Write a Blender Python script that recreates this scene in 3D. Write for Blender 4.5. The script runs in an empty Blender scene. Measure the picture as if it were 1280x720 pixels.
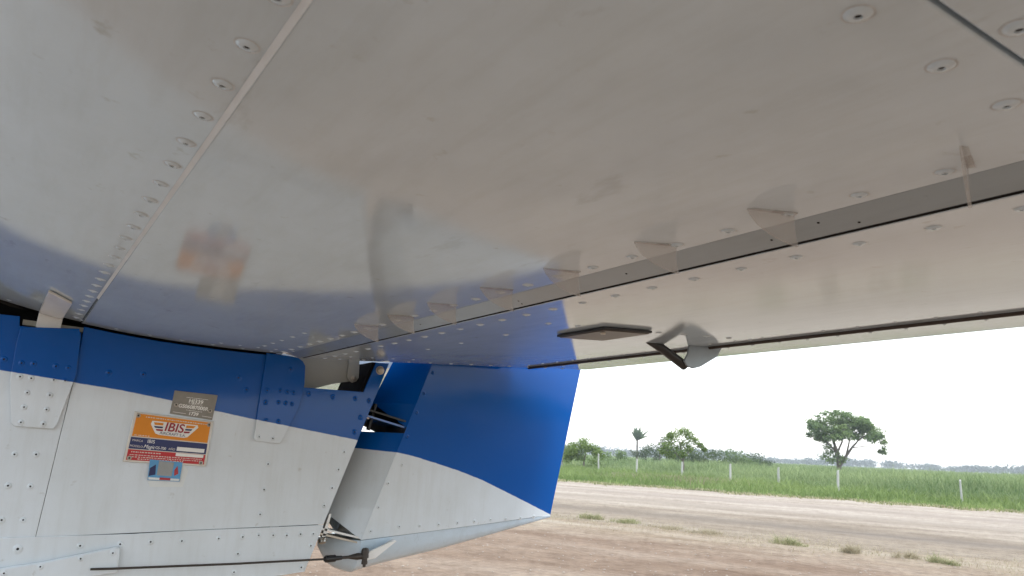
import bpy, bmesh, math, random
import numpy as np
from mathutils import Vector, Matrix

random.seed(7)
rng = np.random.default_rng(11)
R = math.radians
sc = bpy.context.scene
COL = sc.collection

# ------------------------------------------------------------------ camera
EYE = 1.35                                    # camera height over the ground, metres
cam = bpy.data.cameras.new("camera")
cam.sensor_width = 36.0
cam.lens = 36.0 * 945.63 / 1280.0
cam.clip_start = 0.02
cam.clip_end = 6000
cam.dof.use_dof = True
cam.dof.focus_distance = 0.8
cam.dof.aperture_fstop = 36
camo = bpy.data.objects.new("camera", cam)
COL.objects.link(camo)
rot = Matrix(((0.5481415, 0.1503474, 0.8227615),
              (0.8351403, -0.1520470, -0.5286042),
              (0.0456241, 0.9768712, -0.2089044)))
camo.matrix_world = Matrix.Translation((0, 0, EYE)) @ rot.to_4x4()
sc.camera = camo

# ------------------------------------------------------------------ sky, sun, exposure
SUN_EL, SUN_AZ = R(60), R(75)                # azimuth clockwise from +Y
w = bpy.data.worlds.new("World"); sc.world = w; w.use_nodes = True
nt = w.node_tree; nt.nodes.clear()
sky = nt.nodes.new("ShaderNodeTexSky"); sky.sky_type = 'NISHITA'
sky.sun_disc = False; sky.sun_elevation = SUN_EL; sky.sun_rotation = SUN_AZ
sky.air_density = 1.6; sky.dust_density = 0.6; sky.ozone_density = 1.0
veil = nt.nodes.new("ShaderNodeMix"); veil.data_type = 'RGBA'      # even white high cloud over the whole sky
veil.inputs[0].default_value = 0.62; veil.inputs[7].default_value = (7.0, 7.5, 8.2, 1)
nt.links.new(sky.outputs[0], veil.inputs[6])
bg = nt.nodes.new("ShaderNodeBackground"); bg.inputs[1].default_value = 0.15
out = nt.nodes.new("ShaderNodeOutputWorld")
nt.links.new(veil.outputs[2], bg.inputs[0]); nt.links.new(bg.outputs[0], out.inputs[0])
sun = bpy.data.lights.new("sun", 'SUN'); sun.energy = 1.3; sun.angle = R(25); sun.color = (1.0, 0.97, 0.93)
suno = bpy.data.objects.new("sun", sun); COL.objects.link(suno)
sd = Vector((math.sin(SUN_AZ) * math.cos(SUN_EL), math.cos(SUN_AZ) * math.cos(SUN_EL), math.sin(SUN_EL)))
suno.rotation_euler = sd.to_track_quat('Z', 'Y').to_euler()
suno.location = sd * 50
sc.view_settings.view_transform = 'Standard'
sc.view_settings.look = 'None'
sc.view_settings.gamma = 1.0
sc.view_settings.use_curve_mapping = False
sc.view_settings.exposure = 1.12
sc.cycles.max_bounces = 10
sc.cycles.diffuse_bounces = 4
sc.cycles.use_denoising = True

# ------------------------------------------------------------------ material helpers
def srgb(r, g, b):
    f = lambda c: (c / 255 / 12.92) if c <= 10 else ((c / 255 + .055) / 1.055) ** 2.4
    return (f(r), f(g), f(b), 1)

class NT:
    def __init__(s, name):
        s.m = bpy.data.materials.new(name); s.m.use_nodes = True
        s.t = s.m.node_tree; s.n = s.t.nodes; s.l = s.t.links
        s.b = s.n["Principled BSDF"]; s.o = s.n["Material Output"]
    def new(s, t, **k):
        n = s.n.new(t)
        for a, v in k.items(): setattr(n, a, v)
        return n
    def link(s, a, b): s.l.new(a, b)
    def math(s, op, a, b=None, clamp=False):
        n = s.new("ShaderNodeMath", operation=op, use_clamp=clamp)
        for i, v in enumerate((a, b)):
            if v is None: continue
            if isinstance(v, (int, float)): n.inputs[i].default_value = v
            else: s.link(v, n.inputs[i])
        return n.outputs[0]
    def noise(s, scale, detail=3, rough=.5, vec=None):
        n = s.new("ShaderNodeTexNoise"); n.inputs["Scale"].default_value = scale
        n.inputs["Detail"].default_value = detail; n.inputs["Roughness"].default_value = rough
        if vec is not None: s.link(vec, n.inputs["Vector"])
        return n
    def ramp(s, fac, stops):
        n = s.new("ShaderNodeValToRGB"); e = n.color_ramp.elements
        while len(e) < len(stops): e.new(0.5)
        for x, (p, c) in zip(e, stops):
            x.position = p; x.color = c if len(c) == 4 else (*c, 1)
        s.link(fac, n.inputs[0]); return n.outputs[0]
    def mix(s, fac, a, b, mode='MIX'):
        n = s.new("ShaderNodeMix", data_type='RGBA', blend_type=mode)
        for i, v in ((0, fac), (6, a), (7, b)):
            if isinstance(v, (int, float)): n.inputs[i].default_value = v
            elif isinstance(v, tuple): n.inputs[i].default_value = v
            else: s.link(v, n.inputs[i])
        return n.outputs[2]
    def bump(s, h, dist, strength=1.0, normal=None):
        n = s.new("ShaderNodeBump"); n.inputs["Distance"].default_value = dist
        n.inputs["Strength"].default_value = strength; s.link(h, n.inputs["Height"])
        if normal is not None: s.link(normal, n.inputs["Normal"])
        return n.outputs[0]

def plain(name, col, rough=.5, metal=0.0, var=0.12, scale=40, spec=.5):
    m = NT(name)
    g = m.new("ShaderNodeNewGeometry").outputs["Position"]
    n = m.noise(scale, 4, .6, g).outputs[0]
    c = m.mix(n, tuple(x * (1 - var) for x in col[:3]) + (1,), tuple(min(1, x * (1 + var)) for x in col[:3]) + (1,))
    m.link(c, m.b.inputs["Base Color"])
    m.b.inputs["Roughness"].default_value = rough; m.b.inputs["Metallic"].default_value = metal
    m.b.inputs["Specular IOR Level"].default_value = spec
    return m.m

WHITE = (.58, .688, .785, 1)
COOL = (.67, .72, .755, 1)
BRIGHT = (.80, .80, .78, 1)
BLUE = (.002, .082, .34, 1)

def paint(name, line=None, wave=.0007, rough=.06, gloss=.5, base=WHITE, coat=.15, smear=0):
    """gloss aircraft enamel; line = [(y,z)...] colour division, blue above, white below"""
    m = NT(name)
    pos = m.new("ShaderNodeNewGeometry").outputs["Position"]
    # faint grime and handling marks
    n1 = m.noise(9, 6, .65, pos).outputs[0]
    n2 = m.noise(60, 4, .6, pos).outputs[0]
    mottle = m.ramp(n1, [(.35, (.93, .925, .91)), (.62, (1, 1, 1))])
    speck = m.ramp(n2, [(.24, (.80, .77, .73)), (.34, (1, 1, 1))])
    white = m.mix(1.0, m.mix(1.0, base, mottle, 'MULTIPLY'), speck, 'MULTIPLY')
    mp0 = m.new("ShaderNodeMapping"); mp0.inputs["Scale"].default_value = (1, 1, .12) if line else (.15, 1, 1)
    m.link(pos, mp0.inputs["Vector"])
    n0 = m.noise(75, 4, .65, mp0.outputs[0]).outputs[0]
    white = m.mix(1.0, white, m.ramp(n0, [(.34, (.955, .95, .94)), (.52, (1, 1, 1))]), 'MULTIPLY')
    if smear:
        mp = m.new("ShaderNodeMapping"); mp.inputs["Scale"].default_value = (1, 2.6, 1); mp.inputs["Rotation"].default_value = (0, 0, .6)
        m.link(pos, mp.inputs["Vector"])
        n3 = m.noise(13, 5, .62, mp.outputs[0]).outputs[0]
        white = m.mix(1.0, white, m.ramp(n3, [(.29, (.86, .85, .84)), (.36, (1, 1, 1))]), 'MULTIPLY')
    if line:
        sep = m.new("ShaderNodeSeparateXYZ"); m.link(pos, sep.inputs[0])
        y0, y1 = line[0][0], line[-1][0]
        z0, z1 = -.2, .2
        t = m.math('DIVIDE', m.math('SUBTRACT', sep.outputs[1], y0), y1 - y0, True)
        thr = m.ramp(t, [((y - y0) / (y1 - y0), ((z - z0) / (z1 - z0),) * 3) for y, z in line])
        zz = m.math('DIVIDE', m.math('SUBTRACT', sep.outputs[2], EYE + z0), z1 - z0)
        edge = m.noise(120, 2, .5, pos).outputs[0]
        zz = m.math('ADD', zz, m.math('MULTIPLY', m.math('SUBTRACT', edge, .5), .0025))
        k = m.math('MULTIPLY', m.math('SUBTRACT', zz, thr), 600, True)
        col = m.mix(k, white, BLUE)
    else:
        col = white
    m.link(col, m.b.inputs["Base Color"])
    rr = m.math('ADD', m.math('MULTIPLY', n1, .08), rough - .03)
    m.link(rr, m.b.inputs["Roughness"])
    m.b.inputs["Specular IOR Level"].default_value = gloss
    m.b.inputs["Coat Weight"].default_value = coat
    m.b.inputs["Coat Roughness"].default_value = .04
    low = m.noise(5.5, 1, .4, pos).outputs[0]
    nb = m.bump(low, wave)
    nb = m.bump(m.noise(17, 2, .5, pos).outputs[0], wave * .07, 1.0, nb)
    peel = m.noise(420, 2, .5, pos).outputs[0]
    nb = m.bump(peel, .00003, 1.0, nb)
    m.link(nb, m.b.inputs["Normal"])
    m.link(nb, m.b.inputs["Coat Normal"])
    return m.m

WALL_LINE = [(-.3, .088), (-.0166, .0592), (.0533, .0521), (.1033, .0471), (.1566, .0398), (.2134, .0301),
             (.2634, .0222), (.3269, .0135), (.4006, .0033), (.46, -.004)]
RUD_LINE = [(.36, -.004), (.4642, -.0115), (.489, -.0152), (.525, -.0233), (.5702, -.034), (.6182, -.0476),
            (.6866, -.0718), (.7698, -.1019), (.83, -.124)]
M = {}
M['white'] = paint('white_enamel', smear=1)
M['wall'] = paint('two_tone_enamel_fuselage', WALL_LINE, wave=.0011, coat=0, gloss=.25, base=COOL)
M['rudder'] = paint('two_tone_enamel_rudder', RUD_LINE, wave=.0022, coat=0, gloss=.22, base=COOL, rough=.05)
M['elev'] = paint('white_enamel_elevator', wave=.0005)
M['shroud'] = paint('grey_shroud', wave=.0003, rough=.2, gloss=.4, base=(.31, .37, .42, 1))
M['strip'] = paint('white_enamel_satin', wave=.0003, rough=.24, gloss=.35, base=BRIGHT)
M['regplate'] = plain('dull_metal', (.25, .235, .205, 1), .4, .4, .15, 200)
M['bluep'] = paint('blue_enamel', [(-5, -4), (5, -4)])
M['dark'] = plain('dark_interior', (.008, .008, .009, 1), .9, 0, .1, 40, .1)  # near-black stands in for shade inside gaps and hollows
M['primer'] = plain('zinc_primer', (.34, .33, .28, 1), .55, 0, .08)
M['sealant'] = plain('beige_sealant', (.58, .585, .58, 1), .5, 0, .12)
M['alu'] = plain('brushed_aluminium', (.55, .53, .49, 1), .38, .85, .12, 160)
M['steel'] = plain('zinc_plated_steel', (.42, .39, .34, 1), .35, .9, .2)
M['cable'] = plain('steel_cable', (.06, .052, .046, 1), .45, .5, .3, 300)
M['black'] = plain('black_plastic', (.014, .014, .015, 1), .38, 0, .2)
M['hinge'] = plain('grimy_hinge', (.055, .04, .034, 1), .6, .3, .3, 200)
M['cover'] = plain('grey_plastic', (.075, .062, .055, 1), .38, 0, .1)
M['rivet_ring'] = plain('mottle', (.50, .545, .58, 1), .6, 0, .35, 300)  # slightly darker, mottled ring round each rivet base
M['mandrel'] = plain('rivet_mandrel', (.02, .02, .02, 1), .6, .3)
M['rivet_elev'] = plain('weathered_rivet', (.36, .345, .33, 1), .4, .3, .15)
M['orange'] = plain('plate_orange', srgb(208, 128, 24), .3, .25, .06)
M['navy'] = plain('plate_navy', srgb(33, 44, 92), .3, .1, .06)
M['red'] = plain('plate_red', srgb(178, 36, 42), .3, .1, .06)
M['pwhite'] = plain('plate_white', (.78, .77, .73, 1), .4, 0, .05)
M['ink_red'] = plain('ink_red', srgb(150, 24, 40), .4)
M['ink_navy'] = plain('ink_navy', srgb(28, 36, 84), .4)
M['ink_pale'] = plain('ink_pale', (.62, .57, .52, 1), .4)
M['ink_silver'] = plain('engraved_silver', (.80, .79, .75, 1), .35, .2)
M['stick_blue'] = plain('sticker_blue', srgb(84, 150, 196), .35, 0, .25, 120)
M['stick_red'] = plain('sticker_red', srgb(168, 48, 54), .35, 0, .2, 120)
M['grey_patch'] = plain('grey_print', (.30, .31, .30, 1), .4, 0, .15, 200)
M['tape'] = plain('old_tape', (.67, .70, .69, 1), .35, 0, .06)

def clear_plastic():
    m = NT('clear_plastic')
    m.b.inputs["Base Color"].default_value = (.70, .685, .67, 1)
    m.b.inputs["Roughness"].default_value = .12
    tr = m.new("ShaderNodeBsdfTransparent"); tr.inputs[0].default_value = (.94, .93, .92, 1)
    mx = m.new("ShaderNodeMixShader"); mx.inputs[0].default_value = .28
    m.link(tr.outputs[0], mx.inputs[1]); m.link(m.b.outputs[0], mx.inputs[2]); m.link(mx.outputs[0], m.o.inputs[0])
    return m.m
M['clear'] = clear_plastic()

# ------------------------------------------------------------------ object helpers
def mesh(name, v, f, mats, smooth=True, ang=28, matidx=None):
    me = bpy.data.meshes.new(name)
    me.from_pydata([tuple(p) for p in v], [], [tuple(q) for q in f])
    for m_ in (mats if isinstance(mats, (list, tuple)) else [mats]): me.materials.append(m_)
    if matidx is not None: me.polygons.foreach_set("material_index", matidx)
    bm = bmesh.new(); bm.from_mesh(me)
    bmesh.ops.recalc_face_normals(bm, faces=bm.faces); bm.to_mesh(me); bm.free()
    if smooth:
        me.polygons.foreach_set("use_smooth", [True] * len(me.polygons))
        me.set_sharp_from_angle(angle=R(ang))
    me.update(); return me

def add(name, me, parent=None, loc=None, rotm=None, **props):
    o = bpy.data.objects.new(name, me); COL.objects.link(o)
    if parent is not None: o.parent = parent
    if rotm is not None: o.rotation_euler = rotm.to_euler()
    if loc is not None: o.location = loc
    for k, v_ in props.items(): o[k] = v_
    return o

def bevel(o, wd, seg=2, ang=40):
    b = o.modifiers.new("bevel", 'BEVEL'); b.width = wd; b.segments = seg
    b.limit_method = 'ANGLE'; b.angle_limit = R(ang); b.harden_normals = False
    return o

Z = lambda z: z + EYE                          # airframe heights are measured from eye level

def plate_x(name, poly, x0, x1, mat, parent, bev=.0006):
    """flat plate: outline in (y,z), between x0 and x1"""
    n = len(poly)
    v = [(x1, y, Z(z)) for y, z in poly] + [(x0, y, Z(z)) for y, z in poly]
    f = [list(range(n)), list(range(2 * n - 1, n - 1, -1))] + [(i, (i + 1) % n, n + (i + 1) % n, n + i) for i in range(n)]
    o = add(name, mesh(name, v, f, mat), parent)
    if bev: bevel(o, bev)
    return o

def prism_x(name, prof, xa, xb, mat, parent, bev=0, ang=28):
    """closed profile in (y,z) swept along x"""
    n = len(prof)
    v = [(xa, y, Z(z)) for y, z in prof] + [(xb, y, Z(z)) for y, z in prof]
    f = [list(range(n)), list(range(2 * n - 1, n - 1, -1))] + [(i, (i + 1) % n, n + (i + 1) % n, n + i) for i in range(n)]
    o = add(name, mesh(name, v, f, mat, True, ang), parent)
    if bev: bevel(o, bev)
    return o

def tube_mesh(name, pts, rad, mat, seg=12, cap=True):
    v, f = [], []
    P = [Vector(p) for p in pts]
    rads = rad if isinstance(rad, (list, tuple)) else [rad] * len(P)
    for i, p in enumerate(P):
        d = (P[min(i + 1, len(P) - 1)] - P[max(i - 1, 0)]).normalized()
        a = d.orthogonal().normalized() if i == 0 else (a - d * a.dot(d)).normalized()
        b = d.cross(a)
        for k in range(seg):
            t = 2 * math.pi * k / seg
            v.append(p + (a * math.cos(t) + b * math.sin(t)) * rads[i])
    for i in range(len(P) - 1):
        for k in range(seg):
            f.append((i * seg + k, i * seg + (k + 1) % seg, (i + 1) * seg + (k + 1) % seg, (i + 1) * seg + k))
    if cap:
        f.append(list(range(seg))[::-1]); f.append([(len(P) - 1) * seg + k for k in range(seg)])
    return mesh(name, v, f, mat, True, 50)

def lathe_mesh(name, prof, mats, seg=16, midx=None):
    """prof = [(r,h)...] revolved about local z"""
    v, f, mi = [], [], []
    for r, h in prof:
        for k in range(seg):
            t = 2 * math.pi * k / seg
            v.append((r * math.cos(t), r * math.sin(t), h))
    for i in range(len(prof) - 1):
        for k in range(seg):
            f.append((i * seg + k, i * seg + (k + 1) % seg, (i + 1) * seg + (k + 1) % seg, (i + 1) * seg + k))
            mi.append(midx[i] if midx else 0)
    f.append([(len(prof) - 1) * seg + k for k in range(seg)]); mi.append(midx[-1] if midx else 0)
    return mesh(name, v, f, mats, True, 45, mi)

def face_rot(n):
    return Vector(n).normalized().to_track_quat('Z', 'Y').to_matrix()

RV = [(.0051, .00005), (.0043, .00008), (.0042, .0001), (.0040, .0003), (.0033, .0009), (.0024, .0013), (.0014, .0014), (.00115, .0006), (.0005, .0004)]
def rivet_mesh(name, mat):
    return lathe_mesh(name, RV, [mat, M['mandrel'], M['rivet_ring'] if mat in (M['white'], M['elev']) else mat], 14, [2, 2, 0, 0, 0, 0, 0, 1, 1])
RIV = {k: rivet_mesh('rivet_' + k, M[k]) for k in ('white', 'wall', 'rudder', 'elev')}
BOLT = lathe_mesh('bolt_head', [(.0062, 0), (.0062, .001), (.005, .0012), (.0048, .0042), (.004, .0048), (.001, .005)], M['steel'], 12)

def rivet(kind, p, n, parent, s=1.0):
    o = add('rivet', RIV[kind], parent, (p[0], p[1], Z(p[2])), face_rot(n) @ Matrix.Rotation(random.uniform(0, 6), 3, 'Z'))
    o.scale = (s * .9, s * .9, s * (.75 if kind == 'white' else .8)); return o

def text(name, body, size, mat, parent, x, yc, zc, ang=0, shear=0, thick=.00012, sx=1.0, bold=0):
    c = bpy.data.curves.new(name, 'FONT'); c.body = body; c.size = size; c.extrude = thick
    c.align_x = 'CENTER'; c.align_y = 'CENTER'; c.shear = shear; c.offset = bold
    t = bpy.data.objects.new(name, c); COL.objects.link(t)
    me = bpy.data.meshes.new_from_object(t.evaluated_get(bpy.context.evaluated_depsgraph_get()))
    bpy.data.objects.remove(t); me.materials.clear(); me.materials.append(mat); me.name = name
    o = add(name, me, parent, (x, yc, Z(zc)))
    # local x -> +y, local y -> +z, local z -> +x ; turned by ang in the plate's plane
    o.rotation_euler = (Matrix.Rotation(ang, 3, 'X') @ Matrix(((0, 0, 1), (1, 0, 0), (0, 1, 0)))).to_euler()
    o.scale = (sx, 1, 1)
    return o

# ------------------------------------------------------------------ ground and roads
UX, VX = np.array([.911, .414]), np.array([-.414, .911])       # along the road, away across it
def uv(u, v, z=0.0):
    p = UX * u + VX * v
    return (float(p[0]), float(p[1]), z)

def uvnodes(m):
    pos = m.new("ShaderNodeNewGeometry").outputs["Position"]
    sep = m.new("ShaderNodeSeparateXYZ"); m.link(pos, sep.inputs[0])
    u = m.math('ADD', m.math('MULTIPLY', sep.outputs[0], .911), m.math('MULTIPLY', sep.outputs[1], .414))
    v = m.math('ADD', m.math('MULTIPLY', sep.outputs[0], -.414), m.math('MULTIPLY', sep.outputs[1], .911))
    return pos, u, v

def soil(name, cols, streak=True, rough=.95, track=(), edge=None):
    m = NT(name)
    pos, u, v = uvnodes(m)
    cb = m.new("ShaderNodeCombineXYZ"); m.link(m.math('MULTIPLY', u, .16), cb.inputs[0]); m.link(v, cb.inputs[1])
    a = m.noise(.9, 5, .6, cb.outputs[0]).outputs[0]
    b = m.noise(.35, 5, .65, pos).outputs[0]
    c = m.noise(9, 6, .7, pos).outputs[0]
    base = m.ramp(m.math('ADD', m.math('MULTIPLY', a, .65), m.math('MULTIPLY', b, .35)),
                  [(.36, cols[0]), (.5, cols[1]), (.64, cols[2])])
    c2 = m.noise(2.3, 6, .72, pos).outputs[0]
    det = m.mix(1.0, m.ramp(c, [(.3, (.72, .70, .68)), (.6, (1.05, 1.04, 1.02))]), m.ramp(c2, [(.36, (.80, .77, .74)), (.5, (1, 1, 1)), (.66, (1.12, 1.12, 1.10))]), 'MULTIPLY')
    col = m.mix(1.0, base, det, 'MULTIPLY')
    wob = m.math('MULTIPLY', m.math('SUBTRACT', b, .5), 3.0)
    if edge:
        e0, e1, ec = edge
        ve = m.math('ADD', m.math('ADD', v, m.math('MULTIPLY', wob, 1.6)), m.math('MULTIPLY', m.math('SUBTRACT', c, .5), 1.6))
        ke = m.math('DIVIDE', m.math('SUBTRACT', ve, e0), e1 - e0, True)
        pale = m.mix(1.0, m.ramp(a, [(.36, ec[0]), (.5, ec[1]), (.64, ec[2])]), det, 'MULTIPLY')
        col = m.mix(ke, col, pale)
    for v0, wd, cc in track:
        d = m.math('ABSOLUTE', m.math('SUBTRACT', m.math('ADD', v, wob), v0))
        k = m.ramp(m.math('DIVIDE', d, wd), [(.0, (1, 1, 1)), (1, (0, 0, 0))])
        k = m.math('MULTIPLY', k, m.math('MULTIPLY', a, 1.4), True)
        col = m.mix(k, col, cc)
    m.link(col, m.b.inputs["Base Color"]); m.b.inputs["Roughness"].default_value = rough
    m.b.inputs["Specular IOR Level"].default_value = .15
    m.link(m.bump(m.noise(6, 8, .7, pos).outputs[0], .05), m.b.inputs["Normal"])
    return m.m

M['apron'] = soil('red_dirt', [(.165, .108, .072), (.235, .170, .122), (.29, .225, .170)], edge=(11.3, 13.2, [(.26, .20, .14), (.315, .255, .19), (.365, .31, .24)]))
M['road'] = soil('pale_dirt', [(.215, .17, .125), (.275, .225, .17), (.33, .28, .22)], edge=(18.2, 22.5, [(.29, .24, .19), (.36, .305, .25), (.42, .365, .305)]),
                 track=((17.6, 1.5, (.15, .12, .095, 1)), (22.5, 1.6, (.25, .205, .16, 1)), (26.5, 1.8, (.28, .23, .19, 1))))
M['field'] = soil('field_soil', [(.05, .07, .02), (.07, .10, .03), (.10, .12, .045)])

def sheet(name, pts, z, mat, wob=0.0, n=60):
    """strip between two (v) borders along u with a ragged outline"""
    (u0, u1), va, vb = pts
    v, f = [], []
    for i in range(n + 1):
        u = u0 + (u1 - u0) * i / n
        wa = (math.sin(u * .31) + .6 * math.sin(u * .83 + 1) + .5 * math.sin(u * 2.1 + 2)) * wob
        wb = (math.sin(u * .27 + 2) + .6 * math.sin(u * .71) + .5 * math.sin(u * 1.9 + .5)) * wob
        v += [uv(u, va + wa, z), uv(u, vb + wb, z)]
    for i in range(n): f.append((2 * i, 2 * i + 2, 2 * i + 3, 2 * i + 1))
    return add(name, mesh(name, v, f, mat, False), None, kind='structure')

g = add('ground', mesh('ground', [(-3000, -3000, 0), (3000, -3000, 0), (3000, 3000, 0), (-3000, 3000, 0)], [(0, 1, 2, 3)], M['field'], False), None, kind='structure')
sheet('dirt_apron', ((-120, 120), -60, 15.6), .004, M['apron'], .0, 8)
sheet('dirt_road', ((-160, 120), 14.6, 33.2), .0072, M['road'], .28, 260)

# loose stones on the dirt
def stones(name, n, ur, vr, smin, smax, mat, zb):
    base = [(-1, -.8, 0), (1, -.7, 0), (.9, .8, 0), (-.8, .9, 0), (-.5, -.4, .7), (.6, -.3, .8), (.4, .5, .6), (-.5, .4, .75)]
    fc = [(0, 1, 5, 4), (1, 2, 6, 5), (2, 3, 7, 6), (3, 0, 4, 7), (4, 5, 6, 7)]
    V, F = [], []
    for i in range(n):
        u, v = random.uniform(*ur), random.uniform(*vr); s = random.uniform(smin, smax) ; a = random.uniform(0, 6.3)
        x0, y0, _ = uv(u, v)
        k = len(V)
        for x, y, z in base:
            V.append((x0 + s * (x * math.cos(a) - y * math.sin(a)) * random.uniform(.8, 1.2), y0 + s * (x * math.sin(a) + y * math.cos(a)) * random.uniform(.8, 1.2), zb + s * z * .8 - .002))
        F += [tuple(q + k for q in c) for c in fc]
    return add(name, mesh(name, V, F, mat, False), None, kind='stuff', label='small loose stones scattered over the dirt', category='gravel')
M['stone'] = plain('pale_stone', (.30, .25, .20, 1), .9, 0, .35, 3)
stones('gravel', 3200, (-16, 6), (4, 16), .003, .016, M['stone'], .012)

# ------------------------------------------------------------------ vegetation
def tone_mat(name, c0, c1, rough=.6, trans=.38):
    m = NT(name)
    a = m.new("ShaderNodeAttribute", attribute_name="tone")
    col = m.mix(a.outputs["Fac"], c0, c1)
    m.link(col, m.b.inputs["Base Color"]); m.b.inputs["Roughness"].default_value = rough
    m.b.inputs["Specular IOR Level"].default_value = .25
    tl = m.new("ShaderNodeBsdfTranslucent"); m.link(col, tl.inputs[0])
    mx = m.new("ShaderNodeMixShader"); mx.inputs[0].default_value = trans
    m.link(m.b.outputs[0], mx.inputs[1]); m.link(tl.outputs[0], mx.inputs[2]); m.link(mx.outputs[0], m.o.inputs[0])
    return m.m

M['grass'] = tone_mat('green_grass', (.11, .18, .04, 1), (.29, .36, .12, 1))
M['tall'] = tone_mat('tall_green_grass', (.10, .17, .055, 1), (.36, .42, .19, 1))
M['dry'] = tone_mat('dry_grass', (.27, .22, .13, 1), (.46, .40, .28, 1))
M['tuftg'] = tone_mat('tuft_grass', (.15, .19, .055, 1), (.50, .44, .28, 1))
M['leaf'] = tone_mat('leaf_green', (.065, .12, .042, 1), (.26, .34, .13, 1))
M['leaf_lite'] = tone_mat('leaf_light_green', (.08, .14, .03, 1), (.26, .34, .09, 1))
M['leaf_dark'] = tone_mat('leaf_dark_green', (.035, .065, .024, 1), (.11, .15, .055, 1))
M['leaf_far'] = tone_mat('leaf_far', (.030, .055, .030, 1), (.075, .11, .06, 1))
M['palm'] = tone_mat('palm_leaf', (.06, .10, .055, 1), (.14, .19, .10, 1))
M['bark'] = plain('bark', (.13, .105, .085, 1), .9, 0, .3, 6)

def fast_mesh(name, V, F, mat, tone, nv):
    """V (n*nv,3), F (m,k) ; tone per vertex"""
    me = bpy.data.meshes.new(name)
    me.vertices.add(len(V)); me.vertices.foreach_set("co", np.asarray(V, np.float32).ravel())
    k = F.shape[1]
    me.loops.add(F.size); me.loops.foreach_set("vertex_index", F.astype(np.int32).ravel())
    me.polygons.add(len(F)); me.polygons.foreach_set("loop_start", np.arange(0, F.size, k, dtype=np.int32))
    me.update(calc_edges=True)
    at = me.attributes.new("tone", 'FLOAT', 'POINT'); at.data.foreach_set("value", np.asarray(tone, np.float32))
    me.materials.append(mat); return me

def blades(name, px, py, pz, h, wd, lean, mat, tone):
    """grass blades: each a bent strip of two quads"""
    n = len(px)
    a = rng.uniform(0, 2 * np.pi, n); la = rng.uniform(0, 2 * np.pi, n)
    dx, dy = np.cos(a) * wd / 2, np.sin(a) * wd / 2
    lx, ly = np.cos(la) * lean * h, np.sin(la) * lean * h
    V = np.empty((n, 6, 3))
    for j, (t, q) in enumerate(((0, 1), (.55, .8), (1, .12))):
        zx, zy, zz = px + lx * t ** 2, py + ly * t ** 2, pz + h * t * (1 - .18 * t * np.minimum(lean, 1.5))
        V[:, 2 * j] = np.stack([zx - dx * q, zy - dy * q, zz], 1)
        V[:, 2 * j + 1] = np.stack([zx + dx * q, zy + dy * q, zz], 1)
    i = np.arange(n)[:, None] * 6
    F = np.concatenate([i + [0, 1, 3, 2], i + [2, 3, 5, 4]])
    return fast_mesh(name, V.reshape(-1, 3), F, mat, np.repeat(tone, 6), 6)

def uvarr(u, v): return u * UX[0] + v * VX[0], u * UX[1] + v * VX[1]

def patch(u, v, f1, f2, ph):                   # smooth patchiness 0..1
    return .5 + .25 * np.sin(u * f1 + ph + 1.3 * np.sin(v * f2)) + .25 * np.sin(v * f2 * 1.7 + ph * 2 + np.sin(u * f1 * .6))

def fence_v(u): return 36.3 - .545 * u         # fence runs away to the left

def wedge(n, va, vb, pad=.10, power=1.0):      # sample field points where the place is in view and a step beyond
    v = va + (vb - va) * rng.random(n) ** power
    u = v * (-.66 + (.14 + .66) * rng.random(n))
    return u, v

# verge: low grass from the road edge to the fence and a little past it
u, v = wedge(60000, 32.7, 56)
edge = 33.3 + .35 * np.sin(u * .9) + .3 * np.sin(u * 2.7 + 1) + .2 * np.sin(u * 6.1)
k = (v > edge) & (v < fence_v(u) + 4); u, v = u[k], v[k]
x, y = uvarr(u, v)
h = (.16 + .20 * np.clip((v - edge[k]) / 4, 0, 1)) * rng.uniform(.5, 1.5, len(u)) * (.6 + .8 * patch(u, v, 1.2, 1.7, .9))
tn = np.clip(.15 + .5 * patch(u, v, .5, .8, .4) + .35 * patch(u, v, 1.6, 2.1, 1.4) + rng.normal(0, .2, len(u)), 0, 1)
add('verge_grass', blades('verge_grass', x, y, np.zeros_like(x), h, rng.uniform(.02, .05, len(x)), rng.uniform(.2, .9, len(x)), M['grass'], tn), None,
    kind='stuff', label='short bright green grass along the far edge of the dirt road', category='grass')
uf = rng.uniform(-30, 6, 5200); vf = 33.0 + .5 * np.sin(uf * .9) + .4 * np.sin(uf * 2.3 + 1) - np.abs(rng.normal(0, .55, 5200)) * (.4 + patch(uf, uf * 0, 1.3, 1, .3)); xf_, yf_ = uvarr(uf, vf)
add('verge_fringe', blades('verge_fringe', xf_, yf_, np.full(5200, .01), rng.uniform(.03, .14, 5200), rng.uniform(.02, .05, 5200), rng.uniform(.3, 1.2, 5200), M['tuftg'], rng.random(5200)), None,
    kind='stuff', label='ragged thin fringe of grass creeping onto the road', category='grass')
# tall cane-like grass beyond the fence
us, vs = [], []
for n_, va, vb in ((52000, 36, 62), (46000, 62, 120), (30000, 120, 330)):
    u, v = wedge(n_, va, vb); us.append(u); vs.append(v)
u, v = np.concatenate(us), np.concatenate(vs)
k = v > fence_v(u) + .6; u, v = u[k], v[k]; x, y = uvarr(u, v)
pt = patch(u, v, .21, .33, 1.0)
fv = np.clip((v - fence_v(u)) / 6, 0, 1)
h = (.45 + .40 * fv + .35 * pt * fv) * rng.uniform(.7, 1.2, len(u)) * (.78 + .42 * patch(u, v, 1.1, 1.5, .7)) * np.where(u < -.38 * v, .82, 1.0)
wd = rng.uniform(.03, .06, len(u)) * np.clip(v / 45, 1, 4.5)
tn = np.clip(.05 + .5 * patch(u, v, .13, .19, 2.2) + .45 * patch(u, v, .8, 1.1, .2) + rng.normal(0, .2, len(u)), 0, 1)
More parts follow.
